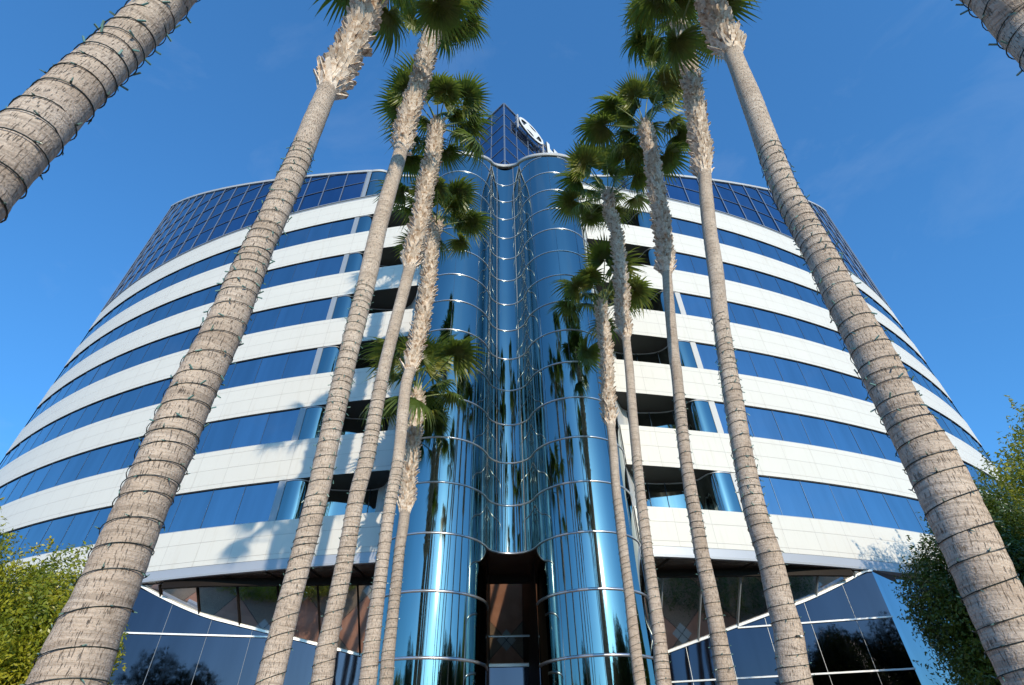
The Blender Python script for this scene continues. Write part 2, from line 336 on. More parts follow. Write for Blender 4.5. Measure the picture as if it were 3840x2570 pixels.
for s in (-1, 1):
    path = ordered(s, wing_pts(s, 5.42, XEND, .45))
    inner = [(x, y+2.5) for x, y, a in path]
    # spandrel bands
    for bi, (z0, z1) in enumerate(bands):
        m = BB(); n = len(path)
        for i in range(n-1):
            a, b = path[i], path[i+1]; c, d = inner[i], inner[i+1]
            m.face([(a[0],a[1],z0),(b[0],b[1],z0),(b[0],b[1],z1),(a[0],a[1],z1)], 0, [(a[2],0),(b[2],0),(b[2],z1-z0),(a[2],z1-z0)])
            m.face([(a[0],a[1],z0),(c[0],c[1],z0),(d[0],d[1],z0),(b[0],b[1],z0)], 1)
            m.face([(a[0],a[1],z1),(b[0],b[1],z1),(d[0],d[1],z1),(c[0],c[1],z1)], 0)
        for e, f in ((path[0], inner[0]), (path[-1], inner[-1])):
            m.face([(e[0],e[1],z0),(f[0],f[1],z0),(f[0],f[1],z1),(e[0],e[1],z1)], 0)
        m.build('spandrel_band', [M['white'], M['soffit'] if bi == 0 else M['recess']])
    # strip windows
    W = ordered(s, offset(ordered(s, wing_pts(s, XM, XEND, 1.75)), .07)) if 0 else offset(ordered(s, wing_pts(s, XM, XEND, 1.75)), .07)
    fine = offset(ordered(s, wing_pts(s, XM, XEND, .45)), .04)
    for (z0, z1) in wins:
        m = BB()
        for a, b in zip(W, W[1:]):
            j = [rnd.uniform(-.006, .006) for _ in range(4)]
            m.face([(a[0],a[1]+j[0],z0-.05),(b[0],b[1]+j[1],z0-.05),(b[0],b[1]+j[2],z1+.05),(a[0],a[1]+j[3],z1+.05)], 0)
        for a in W[1:-1]: m.bar((a[0],a[1]-.008,z0),(a[0],a[1]-.008,z1), .012, .02, 1, up=(0,1,0))
        w = m.build('ribbon_window', [M['glass_wing'], M['joint']])
        m = BB(); m.sweep([(p[0],p[1],z1) for p in fine], [(0,-.055),(.012,-.055),(.012,.0),(0,.0)])
        m.build('window_head', M['reveal'], w); m = BB()
        m.sweep([(p[0],p[1],z0) for p in fine], [(0,0),(.03,0),(.03,.035),(0,.035)])
        m.build('window_sill', M['fascia'], w)
        # wide grey post, rounded glass bay and recess
        a = (s*(XM-.02), wy(s, XM)+.03); b = (s*(XM-.36), wy(s, XM-.36)+.05)
        m = BB(); q = sorted((a, b))
        m.face([(q[0][0],q[0][1],z0),(q[1][0],q[1][1],z0),(q[1][0],q[1][1],z1),(q[0][0],q[0][1],z1)])
        for e in q: m.face([(e[0],e[1],z0),(e[0],e[1]+.2,z0),(e[0],e[1]+.2,z1),(e[0],e[1],z1)])
        m.build('post_panel', M['mullion'] if s < 0 else M['trim'])
        m = BB(); L = rec(s, REC)
        for p, q in zip(L, L[1:]): m.face([(p[0],p[1],z0-.05),(q[0],q[1],z0-.05),(q[0],q[1],z1+.05),(p[0],p[1],z1+.05)])
        for dx in (8.9, 7.6, 6.8):
            k = min(L, key=lambda p: abs(abs(p[0])-dx)); m.bar((k[0],k[1]-.02,z0),(k[0],k[1]-.02,z1), .025, .03, 1, up=(0,1,0))
        w = m.build('rounded_window', [M['glass_tower'], M['joint']], smooth=True, merge=.0004); m = BB()
        m.sweep([(p[0],p[1],z1-.07) for p in L], [(0,0),(.03,0),(.03,.05),(0,.05)], 0)
        m.build('window_head', M['fascia'], w)
        m = BB(); L = rec(s, REC2); ar = 0
        for p, q in zip(L, L[1:]):
            d = math.hypot(p[0]-q[0], p[1]-q[1])
            m.face([(p[0],p[1],z0),(q[0],q[1],z0),(q[0],q[1],z1),(p[0],p[1],z1)], 0, [(ar,0),(ar+d,0),(ar+d,2),(ar,2)]); ar += d
        m.build('cladding_panel', M['metalclad'], smooth=True, merge=.001)
    # grey strip under the glass top
    m = BB(); m.sweep([(p[0],p[1],bands[-1][1]) for p in path], [(-.3,0),(-.03,0),(-.03,.24),(.03,.25),(.03,.32),(-.3,.32)])
    m.build('base_strip', M['mullion'])
    # glass top, cut by the 45 degree roof slope
    m = BB(); rows = [GRID0+2.03*k for k in range(10)]
    for a, b in zip(W, W[1:]):
        for r0, r1 in zip(rows, rows[1:]):
            j = [rnd.uniform(-.012, .012) for _ in range(4)]
            P = clip([(a[0],a[1]-.05+j[0],r0),(b[0],b[1]-.05+j[1],r0),(b[0],b[1]-.05+j[2],r1),(a[0],a[1]-.05+j[3],r1)], ROOF)
            if P: m.face(P)
    top = m.build('glass_top', M['glass_grid'])
    m = BB()
    for a in W:
        m.bar((a[0],a[1]-.09,GRID0),(a[0],a[1]-.09,a[1]+ROOF), .045, .07, up=(0,1,0))
    for a, b in zip(W, W[1:]):
        for r in rows[1:]:
            if r < max(a[1], b[1])+ROOF:
                fa, fb = a[1]+ROOF-r, b[1]+ROOF-r; p, q = Vector((a[0],a[1]-.08,r)), Vector((b[0],b[1]-.08,r))
                if fa < 0: p = p.lerp(q, -fa/(fb-fa))
                if fb < 0: q = q.lerp(p, -fb/(fa-fb)) if fa > 0 else q
                if (p-q).length > .05: m.bar(p, q, .04, .035)
    m.build('mullion_grid', M['grid'], top)
    m = BB(); L = rec(s, REC+REC2[1:])
    for p, q in zip(L, L[1:]):
        for r0, r1 in zip(rows[:3], rows[1:4]):
            P = clip([(p[0],p[1]-.02,r0),(q[0],q[1]-.02,r0),(q[0],q[1]-.02,r1),(p[0],p[1]-.02,r1)], ROOF)
            if P: m.face(P)
    top = m.build('rounded_glass_top', M['glass_tower'], smooth=True, merge=.001)
    m = BB(); m.sweep([(p[0],p[1],rows[1]) for p in L], [(0,0),(.05,0),(.05,.05),(0,.05)]); m.build('ring_trim', M['silver'], top)
    a = (s*(XM-.02), wy(s, XM)); b = (s*(XM-.36), wy(s, XM-.36)); m = BB(); q = sorted((a, b))
    m.face([(q[0][0],q[0][1],GRID0),(q[1][0],q[1][1],GRID0),(q[1][0],q[1][1],q[1][1]+ROOF),(q[0][0],q[0][1],q[0][1]+ROOF)])
    m.build('post_panel', M['mullion'] if s < 0 else M['trim'])
    PP = [(p[0],p[1]) for p in ordered(s, wing_pts(s, XM-.3, XEND, .45))]
    L2 = PP+L[::-1][0:0]; L2 = (L+PP[1:]) if s > 0 else (PP[:-1]+L)
    m = BB(); m.sweep([(p[0],p[1],p[1]+ROOF) for p in L2], [(-.12,-.02),(.07,-.02),(.09,.20),(-.12,.20)])
    m.build('roof_edge', M['trim'])
    # roof slope, flat roof and hidden sides
    m = BB()
    for a, b in zip(L2, L2[1:]):
        m.face([(a[0],a[1],a[1]+ROOF),(b[0],b[1],b[1]+ROOF),(b[0],38.2,38.2+ROOF),(a[0],38.2,38.2+ROOF)])
    m.build('roof_slope', M['mullion']); m = BB()
    m.face([(s*5.3,38.2,53.8),(s*XEND,38.2,53.8),(s*XEND,52,53.8),(s*5.3,52,53.8)])
    m.build('roof', M['mullion'])
    m = BB(); e = path[-1] if s > 0 else path[0]
    m.face([(e[0],e[1]+.05,0),(e[0]-s*1.5,52,0),(e[0]-s*1.5,52,53.8),(e[0],38.2,53.8),(e[0],e[1]+.05,e[1]+ROOF)])
    m.face([(0,52,0),(e[0]-s*1.5,52,0),(e[0]-s*1.5,52,53.8),(0,52,53.8)])
    m.build('outer_wall', M['glass_wing'])
    # metal beam under the lowest band
    m = BB(); m.sweep([(p[0],p[1],0) for p in path], [(-2.4,8.6),(.06,8.6),(.07,8.70),(.02,8.72),(.02,9.02),(-.02,9.02),(-.02,9.06),(-2.4,9.06)])
    m.build('fascia_beam', M['fascia'])
    # soffit panels and the dark cross beam in front of the sloping glass
    cx, cy, vs, yin = ((-16.75, 25.2, .215, 24.5) if s < 0 else (16.3, 24.25, .29, 23.9))
    def Yin(x): return yin + ((cy-yin)*max(0, (abs(x)-13)/(abs(cx)-13))**1.6 if abs(x) > 13 else 0)
    def Yv(x): return cy + vs*(abs(cx)-abs(x))
    SL = .92
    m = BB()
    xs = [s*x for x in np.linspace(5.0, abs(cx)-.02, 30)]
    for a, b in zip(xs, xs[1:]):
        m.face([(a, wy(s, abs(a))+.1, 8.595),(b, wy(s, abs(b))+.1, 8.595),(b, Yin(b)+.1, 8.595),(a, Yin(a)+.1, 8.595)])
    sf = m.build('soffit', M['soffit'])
    for x in np.arange(6.6, abs(cx)-1.5, 1.9):
        m = BB(); m.bar((s*x, wy(s, x)+.1, 8.58),(s*(x-.25), Yin(x), 8.58), .09, .04); m.build('soffit_rib', M['dark'], sf)
    m = BB(); xb = [s*x for x in np.linspace(5.0, 15.2, 24)]
    m.sweep(sorted([(x, Yin(x), 0) for x in xb]), [(-.12,8.30),(.10,8.30),(.10,8.594),(-.12,8.594)])
    m.build('cross_beam', M['dark'])
    # sloping glass leaning out over the paving
    xg = [s*x for x in np.arange(5.0, abs(cx)-.3, 1.75)]+[cx]
    m = BB(); mm = BB(); topl = []
    def slope_pt(x, t):
        y0 = Yin(x)+.12; y1 = Yv(x)-.02; y = y0+(y1-y0)*t
        return (x, y, max(8.56-SL*(y-y0), 0))
    for a, b in zip(xg, xg[1:]):
        for k in range(4):
            t0, t1 = k/4, (k+1)/4
            m.face([slope_pt(a, t0), slope_pt(b, t0), slope_pt(b, t1), slope_pt(a, t1)])
    sg = m.build('sloping_glass', M['glass_slope'], smooth=False)
    for x in xg[1:-1]:
        p, q = Vector(slope_pt(x, 0)), Vector(slope_pt(x, 1)); dn = Vector((0,-.03,-.04)); mm = BB(); mm.bar(p+dn, q+dn, .05, .05)
        mm.build('mullion', M['mullion'] if s > 0 else M['dark'], sg)
    # angled low wall of dark glass
    xw = [s*x for x in np.arange(.95, abs(cx)-.6, 1.75)]+[cx]
    m = BB(); z_of = lambda x: min(8.56, slope_pt(x, 1)[2]); cop = BB()
    T = [.95, 2.9, 4.79, 6.69]
    for a, b in zip(xw, xw[1:]):
        j = [rnd.uniform(-.004, .004) for _ in range(4)]
        m.face([(a,Yv(a)+j[0],-.02),(b,Yv(b)+j[1],-.02),(b,Yv(b)+j[2],z_of(b)),(a,Yv(a)+j[3],z_of(a))])
    for x in xw[1:-1]: m.bar((x,Yv(x)-.010,0),(x,Yv(x)-.010,z_of(x)), .013, .02, 1, up=(0,1,0))
    vw = m.build('low_glass_wall', [M['glass_base'], M['mullion']])
    for z in T:
        xe = [x for x in np.linspace(.95, abs(cx), 120) if z_of(x*s) > z+.05]
        if len(xe) < 2: continue
        A = (s*xe[0], Yv(xe[0])-.05, z); B = (s*xe[-1], Yv(xe[-1])-.05, z)
        led = BB(); led.bar(A, B, .10, .06); led.build('ledge', M['ledge'], vw)
    xt = [s*x for x in np.linspace(5.2, abs(cx), 40)]
    for a, b in zip(xt, xt[1:]):
        cop.bar((a,Yv(a)-.06,z_of(a)+.01),(b,Yv(b)-.06,z_of(b)+.01), .11, .09)
    cop.build('coping', M['ledge'], vw)
    # glass under the outer part of the wing
    RP = offset(ordered(s, wing_pts(s, abs(cx), XEND, 1.75)), .35); m = BB()
    RP = [(cx, cy)]+[p[:2] for p in (RP if s > 0 else RP[::-1])][1:]
    for a, b in zip(RP, RP[1:]): m.face([(a[0],a[1],-.02),(b[0],b[1],-.02),(b[0],b[1],8.62),(a[0],a[1],8.62)])
    m.build('ground_floor_glass', M['glass_wing'])

# the wavy glass tower
CX, CY, CR = 3.12, 21.95, 2.15
ta = math.degrees(math.atan2(.76, 3.12))
def arc(cx, cy, r, a0, a1, n): return [(cx+r*cos(R(a0+(a1-a0)*i/n)), cy+r*sin(R(a0+(a1-a0)*i/n))) for i in range(n+1)]
half = [(-CX-CR, 27.5), (-CX-CR, 25.5), (-CX-CR, 23.6)] + arc(-CX, CY, CR, 180, 360-ta, 44)
mid = arc(0, 21.19, 1.062, 180-ta, ta, 26)
wave = half + mid[1:] + [(-x, y) for x, y in half[::-1]][1:]
ZR = [8.84+2.05*k for k in range(14)]
TROOF = 15.75
m = BB()
for p, q in zip(wave, wave[1:]):
    for z0, z1 in zip(ZR, ZR[1:]+[ZR[-1]+2.05, ]):
        for za, zb in ((z0, z1),):
            P = clip([(p[0],p[1],za),(q[0],q[1],za),(q[0],q[1],zb),(p[0],p[1],zb)], TROOF)
            if P: m.face(P)
for a in (205, 240, 275, 312):
    for sx in (1, -1):
        x = -CX+(CR+.004)*cos(R(a)); y = CY+(CR+.004)*sin(R(a)); m.bar((sx*x,y,8.84),(sx*x,y,y+TROOF), .016, .02, 1, up=(0,1,0))
for sx in (1, -1):
    y = 21.19+sqrt(1.062**2-.6**2)-.01; m.bar((sx*.6,y,8.84),(sx*.6,y,y+TROOF), .022, .02, 2, up=(0,1,0))
tg = m.build('tower_glass', [M['glass_tower'], M['joint'], M['fascia']], smooth=True, merge=.0004)
cols = [half[:3]+arc(-CX, CY, CR, 180, 360, 50)+[(-.97, 22.5)]]
cols.append([(-x, y) for x, y in cols[0][::-1]])
ZL = [0, .64, 2.69, 4.74, 6.79, 8.84]
for c in cols:
    m = BB()
    for p, q in zip(c, c[1:]):
        for z0, z1 in zip(ZL, ZL[1:]): m.face([(p[0],p[1],z0),(q[0],q[1],z0),(q[0],q[1],z1),(p[0],p[1],z1)])
    sx = -1 if c[10][0] < 0 else 1
    for a in (205, 240, 275, 312):
        x = -CX+(CR+.004)*cos(R(a)); y = CY+(CR+.004)*sin(R(a)); m.bar((-sx*x,y,0),(-sx*x,y,8.84), .014, .02, 1, up=(0,1,0))
    cg = m.build('column_glass', [M['glass_tower'], M['joint']], smooth=True, merge=.0004)
    for z in ZL[1:-1]:
        m = BB(); tube(m, [(x, y, z) for x, y in c[2:]], .055, 6); m.build('ring_trim', M['silver'], cg, smooth=True, merge=.0001)
for z in ZR:
    segs = []; cur = []
    for x, y in wave:
        if y+TROOF > z+.12: cur.append((x, y, z))
        else:
            if len(cur) > 1: segs.append(cur)
            cur = []
    if len(cur) > 1: segs.append(cur)
    m = BB()
    for c in segs: tube(m, c, .046, 6)
    m.build('ring_trim', M['silver'], tg, smooth=True, merge=.0001)
m = BB(); w2 = [p for p in wave if p[1] < 24]
m.sweep([(p[0],p[1],p[1]+TROOF) for p in w2], [(-.15,-.03),(.08,-.03),(.12,.03),(.12,.22),(-.15,.22)])
m.build('roof_edge', M['trim'])
m = BB()
for a, b in zip(wave, wave[1:]):
    if abs(a[0]-b[0]) > 1e-4: m.face([(a[0],a[1],a[1]+TROOF),(b[0],b[1],b[1]+TROOF),(b[0],37.9,37.9+TROOF),(a[0],37.9,37.9+TROOF)])
m.build('roof_slope', M['mullion']); m = BB()
m.face([(-5.3,37.9,53.65),(5.3,37.9,53.65),(5.3,52,53.65),(-5.3,52,53.65)])
m.build('roof', M['mullion'])
# entrance recess between the two columns
m = BB()
for x in (-.955, .955): m.face([(x,22.3,0),(x,29.2,0),(x,29.2,8.84),(x,22.3,8.84)])
m.build('recess_side_wall', M['dark'])
m = BB(); m.face([(-1.2,21.6,8.83),(1.2,21.6,8.83),(1.2,25.2,8.83),(-1.2,25.2,8.83)][::-1])
m.v = []; m.f = []; m.m = []; m.uv = []
ml = [(x, y) for x, y in mid]
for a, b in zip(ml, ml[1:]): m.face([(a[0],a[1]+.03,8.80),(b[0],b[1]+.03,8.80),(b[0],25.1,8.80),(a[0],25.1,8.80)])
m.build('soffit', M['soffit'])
m = BB(); m.box((-.95,25.0,8.45),(.95,25.2,8.8)); m.build('cross_beam', M['dark'])
m = BB()
for k in range(3):
    y0 = 25.2+3.5*k/3; y1 = 25.2+3.5*(k+1)/3; z0 = 8.78-3.0*k/3; z1 = 8.78-3.0*(k+1)/3
    m.face([(-.95,y0,z0),(.95,y0,z0),(.95,y1,z1),(-.95,y1,z1)])
sg = m.build('sloping_glass', M['glass_slope'])
m = BB(); m.bar((-.95,27.5,6.77),(.95,27.5,6.77), .06, .05); m.build('mullion', M['mullion'], sg)
m = BB(); m.face([(-.95,28.72,-.02),(.95,28.72,-.02),(.95,28.72,5.8),(-.95,28.72,5.8)]); eg = m.build('entrance_glass', M['glass_base'])
m = BB(); m.box((-.94,28.6,5.72),(.94,28.71,5.84)); m.build('ledge', M['ledge'], eg)
# the glass prism on the roof
K = 1/sqrt(2); PX, PY, PT = .06, 24.5, 53.15
for s in (-1, 1):
    def pf(t, z, o=0.): return (PX+s*t*K+s*o*K, PY+t*K-o*K, z)
    m = BB(); g = BB(); nt = 12; zs = [PT-2.05*k for k in range(8)]
    ts = [0]+[1.68*k for k in range(1, 12)]
    for t0, t1 in zip(ts, ts[1:]):
        for z1, z0 in zip(zs, zs[1:]):
            j = rnd.uniform(-.004, .004); P = clip([pf(t0,z0,j),pf(t1,z0),pf(t1,z1),pf(t0,z1,-j)], 15.2, False)
            if P: m.face(P)
    pg = m.build('prism_glass', M['glass_grid'])
    for t in ts[0:]:
        zb = PY+t*K+15.2
        if zb < PT-.1: g.bar(pf(t,zb,.03), pf(t,PT,.03), .05 if t else .09, .06, up=(s*K,-K,0))
    for z in zs:
        tm = (z-15.2-PY)/K
        if tm > .1: g.bar(pf(0,z,.03), pf(tm,z,.03), .05 if z < PT else .12, .045 if z < PT else .16)
    g.build('mullion_grid', M['grid'], pg)
m = BB(); m.face([(PX,PY,PT),(PX+13.2,PY+13.2,PT),(PX-13.2,PY+13.2,PT)]); m.build('prism_roof', M['mullion'])

# ------------------------------------------------------------------ rooftop sign
sgn = empty('rooftop_sign', (PX+3.3*K+.35, PY+3.3*K-.35, 51.5))
tag(sgn, 'white rooftop sign with a large oval emblem and block letters fixed to the glass prism', 'sign')
frame_M = Matrix(((K, 0, K, PX+.5*K), (K, 0, -K, PY-.5*K), (0, 1, 0, 0), (0, 0, 0, 1)))     # local (along, up, out)
def curve_solid(name, splines, depth, mats, parent, M4):
    cu = bpy.data.curves.new(name, 'CURVE'); cu.dimensions = '2D'; cu.fill_mode = 'BOTH'; cu.extrude = depth
    for P in splines:
        sp = cu.splines.new('POLY'); sp.points.add(len(P)-1); sp.use_cyclic_u = True
        for k, p in enumerate(P): sp.points[k].co = (p[0], p[1], 0, 1)
    return solid(name, cu, mats, parent, M4)
def solid(name, cu, mats, parent, M4):
    t = bpy.data.objects.new('tmp', cu); COL.objects.link(t)
    dg = bpy.context.evaluated_depsgraph_get(); me = bpy.data.meshes.new_from_object(t.evaluated_get(dg))
    bpy.data.objects.remove(t); me.name = name; me.materials.clear()
    for q in mats: me.materials.append(q)
    for p in me.polygons: p.material_index = 0 if abs(p.normal.z) > .5 else min(1, len(mats)-1)
    me.transform(M4); me.transform(Matrix.Translation(-parent.location))
    return link(bpy.data.objects.new(name, me), parent)
ec = (3.37, 51.62); ea, eb = 1.82, 1.12
def ell(a, b, n=64): return [(ec[0]+a*cos(2*pi*k/n), ec[1]+b*sin(2*pi*k/n)) for k in range(n)]
holes = [[(1.84,51.78),(1.90,51.45),(2.18,51.16),(2.36,51.42),(2.50,51.80),(2.74,52.26),(2.35,52.18),(2.0,52.02)],
         [(2.98,52.42),(3.22,52.22),(3.62,52.13),(3.98,52.18),(4.22,52.32),(3.8,52.46),(3.35,52.49)],
         [(2.55,50.96),(2.95,50.80),(3.4,50.76),(3.74,50.82),(3.60,51.06),(3.2,51.15),(2.8,51.09)],
         [(4.92,51.44),(4.86,51.80),(4.58,52.10),(4.38,51.84),(4.22,51.44),(4.0,51.0),(4.4,51.08),(4.74,51.22)]]
curve_solid('emblem', [ell(ea, eb)]+holes, .09, [M['letter'], M['letter_side']], sgn, frame_M)
tx = bpy.data.curves.new('letters', 'FONT'); tx.body = 'HYUNDAI'; tx.size = 3.0; tx.extrude = .09; tx.offset = .14; tx.space_character = 1.10
solid('lettering', tx, [M['letter'], M['letter_side']], sgn, frame_M @ Matrix.Translation((5.72, 50.42, 0)) @ Matrix.Diagonal((.80, 1.04, 1, 1)))
def sp_(t, z, o): return tuple(Vector((PX+t*K+o*K, PY+t*K-o*K, z))-sgn.location)
for t in (1.5, 5.27, 9.2):
    m = MB(); m.bar(sp_(t, 49.2 if t > 2 else 50.0, .42), sp_(t, 52.5, .42), .12, .12, up=(K,-K,0)); m.bar(sp_(t, 51.4, .02), sp_(t, 51.4, .40), .06, .06)
    m.build('post', M['trim'], sgn)
for z in (50.9, 51.9):
    m = MB(); m.bar(sp_(1.4, z, .36), sp_(13.5, z, .36), .07, .07); m.build('rail', M['trim'], sgn)
# ------------------------------------------------------------------ palms
def trunk_mesh(P, z_boot):
    """P: list of world (x, y, z, r)"""
    Q = spline(P, 8); pts = [Vector(q[:3]) for q in Q]; rad = [q[3] for q in Q]
    out = [(pts[0], rad[0])]
    for i in range(1, len(pts)):
        n = max(1, int((pts[i]-pts[i-1]).length/.09))
        for k in range(1, n+1): out.append((pts[i-1].lerp(pts[i], k/n), rad[i-1]+(rad[i]-rad[i-1])*k/n))
    return out
def frame(d):
    u = Vector((0, 1, 0)); u = (u-d*u.dot(d)).normalized(); return u, d.cross(u)
def tri_quad(V, Fc, pts): i = len(V); V += pts; Fc.append(tuple(range(i, i+len(pts))))
def frond_mesh(seed, size=1.):
    """a fan frond: stalk along +X, pleated fan of drooping leaflets"""
    r = random.Random(seed); m = MB(); Lp = 1.42*size*r.uniform(.85, 1.15)
    sag = r.uniform(.05, .16)
    st = [(Lp*t, 0, -sag*Lp*t*t) for t in (0, .25, .5, .75, 1)]
    tube(m, st, [.035, .024, .02, .018, .015], 5, 1)
    base = Vector(st[-1]); nseg = 40; span = R(r.uniform(118, 150)); tilt = R(r.uniform(5, 45)); fl = .98*size
    for k in range(nseg):
        a = -span+2*span*k/(nseg-1); L = fl*(1-.22*abs(a)/span)*r.uniform(.9, 1.1)
        # direction in the fan plane, fan plane tilted downwards and cupped
        dirv = Vector((cos(a), sin(a), 0)); droop = r.uniform(.30, .70)
        side = Vector((-sin(a), cos(a), 0)); P = []
        for t, w in ((0.02, .012), (.3, .040), (.6, .036), (.82, .02), (1.0, .003)):
            c = dirv*(L*t*(1-.25*droop*t)) + Vector((0, 0, -.10*abs(sin(a))*t*L - droop*L*t*t*t))
            c.x, c.z = c.x*cos(tilt)+c.z*sin(tilt), -c.x*sin(tilt)*.8+c.z*cos(tilt)
            fold = .018*(1-t) * (1 if k % 2 else -1)
            P.append((base+c+side*w*size+Vector((0,0,fold)), base+c-side*w*size-Vector((0,0,fold))))
        for p, q in zip(P, P[1:]): m.face([p[0], p[1], q[1], q[0]], 0)
        if k % 3 == 0:      # thin threads at the tip
            e = (P[-1][0]+P[-1][1])/2; d = (e-(P[-2][0]+P[-2][1])/2).normalized()
            f = e+d*.16*size+Vector((0, 0, -.05)); m.face([e+side*.003, e-side*.003, f], 1)
    me = MB.build(m, 'frond', [M['frond'], M['petiole']])
    d = me.data; bpy.data.objects.remove(me); return d
FR = [frond_mesh(11+i, 1.) for i in range(9)]
def bezel(m, c, u, w, th, r, z, rr, tall):
    """one dry leaf base standing off the trunk"""
    n = u*cos(th)+w*sin(th); t = -u*sin(th)+w*cos(th); up = Vector((0,0,1))
    wd = rr.uniform(.06, .11); h = tall*rr.uniform(.75, 1.35); o = rr.uniform(.05, .20); sk = rr.uniform(-.06, .06)
    b = c+n*(r*.97); mdl = b+up*h*.5+n*o*.35+t*sk*.5; tp = b+up*h+n*(o+rr.uniform(-.01,.08))+t*sk
    m.face([b-t*wd, b+t*wd, mdl+t*wd*.72+n*.012, mdl-t*wd*.72-n*.0])
    m.face([mdl-t*wd*.72, mdl+t*wd*.72+n*.012, tp+t*wd*.35, tp-t*wd*.45])
    m.face([b-t*wd-n*.03, b-t*wd, mdl-t*wd*.72, tp-t*wd*.45, tp-t*wd*.45-n*.03])
    m.face([b+t*wd, b+t*wd-n*.03, tp+t*wd*.35-n*.03, tp+t*wd*.35, mdl+t*wd*.72])
def palm(P, z_boot, z_light, label, llabel, seed, nfr=24, scale=1., near=False, lights=True, start=1.4, plug=None):
    rr = random.Random(seed); x, y, z, r = P[0]
    P = [(x+(x-P[1][0])*.2, y, 0.0, r*1.12), (x, y, z*.5, r*1.03)]+P
    root = empty('palm_tree', (P[0][0], P[0][1], 0)); o0 = root.location
    tag(root, label, 'palm tree', 'palms lining the walkway')
    T = trunk_mesh(P, z_boot); m = MB(); n = 28; rings = []; zacc = 0
    ph = [rr.uniform(0, 6.28) for _ in range(3)]
    for i, (p, rad) in enumerate(T):
        d = (T[min(len(T)-1, i+1)][0]-T[max(0, i-1)][0]).normalized(); u, w = frame(d)
        if i: zacc += (p-T[i-1][0]).length
        f = 1+.012*sin(p.z*31+ph[0])+.012*sin(p.z*3.1+ph[1])+rr.uniform(-.006, .006)
        rings.append(([p-o0+(u*cos(2*pi*k/n)+w*sin(2*pi*k/n))*rad*f*(1+.02*sin(3*2*pi*k/n+p.z*.8+ph[2])) for k in range(n)], zacc, p.z))
    for (a, za, _), (b, zb, zz) in zip(rings, rings[1:]):
        for k in range(n):
            k2 = (k+1) % n; u0 = k/n*1.4; u1 = (k+1)/n*1.4
            m.face([a[k], a[k2], b[k2], b[k]], 0, [(u0+seed*.37,za),(u1+seed*.37,za),(u1+seed*.37,zb),(u0+seed*.37,zb)])
    m.build('trunk', M['bark'], root, smooth=True, merge=.0005)
    at = lambda z: min(T, key=lambda q: abs(q[0].z-z))
    ztop = P[-1][2]
    m = MB(); z = z_boot; k = 0
    while z < ztop+.1:
        c, rad = at(z); g = min(1, (ztop-z)/1.2)
        for j in range(9):
            bezel(m, c-o0, Vector((1,0,0)), Vector((0,1,0)), 2*pi*j/9+k*1.1+rr.uniform(-.2,.2), max(rad*.92, .13), z, rr, .26 if z > z_boot+.3 else .42)
        z += .085; k += 1
    m.build('leaf_bases', M['boot'], root)
    top = Vector(P[-1][:3])-o0
    for k in range(nfr):
        t = (k+.5)/nfr; el = R(86-(68 if rr.random() < .84 else 122)*t**1.05+rr.uniform(-8, 8)); az = k*2.39996+rr.uniform(-.25, .25)+seed
        sc = 1.07*scale*rr.uniform(.82, 1.15)*(.8 if t < .12 else 1)
        f = bpy.data.objects.new('frond', FR[rr.randrange(9)])
        f.rotation_euler = (rr.uniform(-.5, .5), -el, az); f.rotation_mode = 'XYZ'
        f.location = top+Vector((0, 0, -.25*t+.05)); f.scale = (sc, sc, sc); link(f, root)
    if lights:
        sl = empty('string_lights', (P[0][0], P[0][1], start)); o1 = sl.location
        tag(sl, llabel, 'string lights', 'light strings wound round the palm trunks')
        m = MB(); pts = []; z = start; th = rr.uniform(0, 6.28); bl = []; nx = 0; acc = 0
        pitch = .205 if near else .23
        while z < z_light:
            i = min(range(len(T)), key=lambda q: abs(T[q][0].z-z)); c0, rad = T[i]
            c = Vector((c0.x, c0.y, z)); pitch_l = pitch*(1+.25*sin(z*2.3+seed))
            wob = .03*sin(th*.93+z*1.7+seed)+.025*sin(th*.31+seed*2)
            n_ = Vector((cos(th), sin(th), 0)); p = c+n_*(rad*1.025+.006)+Vector((0,0,wob)); pts.append(p-o1); acc += .26*rad*1.4
            if acc > nx:
                bl.append((p-o1, n_, Vector((-sin(th), cos(th), 0)))); nx = acc+rr.uniform(.22, .38)
            th += .26; z += pitch_l*.26/(2*pi)
        tube(m, pts, .0046 if near else .0052, 4, 0)
        if not near:
            for p, n_, t_ in bl:
                if rr.random() < .6:
                    d = (n_*rr.uniform(.3,1)+t_*rr.uniform(-.8,.8)+Vector((0,0,rr.uniform(-.6,.6)))).normalized()
                    m.bar(p, p+d*.04, .012, .012, 1)
        m.build('cord', [M['cord'], M['bulb']], sl)
        if plug:
            q = min(bl, key=lambda e: (e[0]+o1-Vector(plug)).length); m = MB(); d = q[2]; c = q[0]+q[1]*.012
            m.bar(c-d*.05, c-d*.005, .028, .022, 0); m.bar(c+d*.005, c+d*.045, .026, .02, 1); m.build('plug', [M['cord'], M['letter']], sl)
        if near:
            rest = MB()
            bm = MB(); tube(bm, [(0,0,0),(.016,0,0),(.018,0,0),(.036,0,0),(.048,0,0)], [.006,.008,.005,.0045,.001], 6, 0)
            for i, f in enumerate(bm.f): bm.m[i] = 1 if i >= 12 else 0
            bo = bm.build('bulb', [M['cord'], M['bulb']]); bd = bo.data; bpy.data.objects.remove(bo)
            for i, (p, n_, t_) in enumerate(bl):
                d = (n_*rr.uniform(.1,.8)+t_*rr.uniform(-1,1)+Vector((0,0,rr.uniform(-.9,.9)))).normalized()
                if i < 95:
                    b = bpy.data.objects.new('bulb', bd); b.rotation_mode = 'QUATERNION'; b.rotation_quaternion = Vector((1,0,0)).rotation_difference(d); b.location = p
                    link(b, sl)
                else: rest.bar(p, p+d*.06, .012, .012)
            if rest.f: tag(rest.build('bulbs', M['bulb'], sl), kind='stuff')
    return root
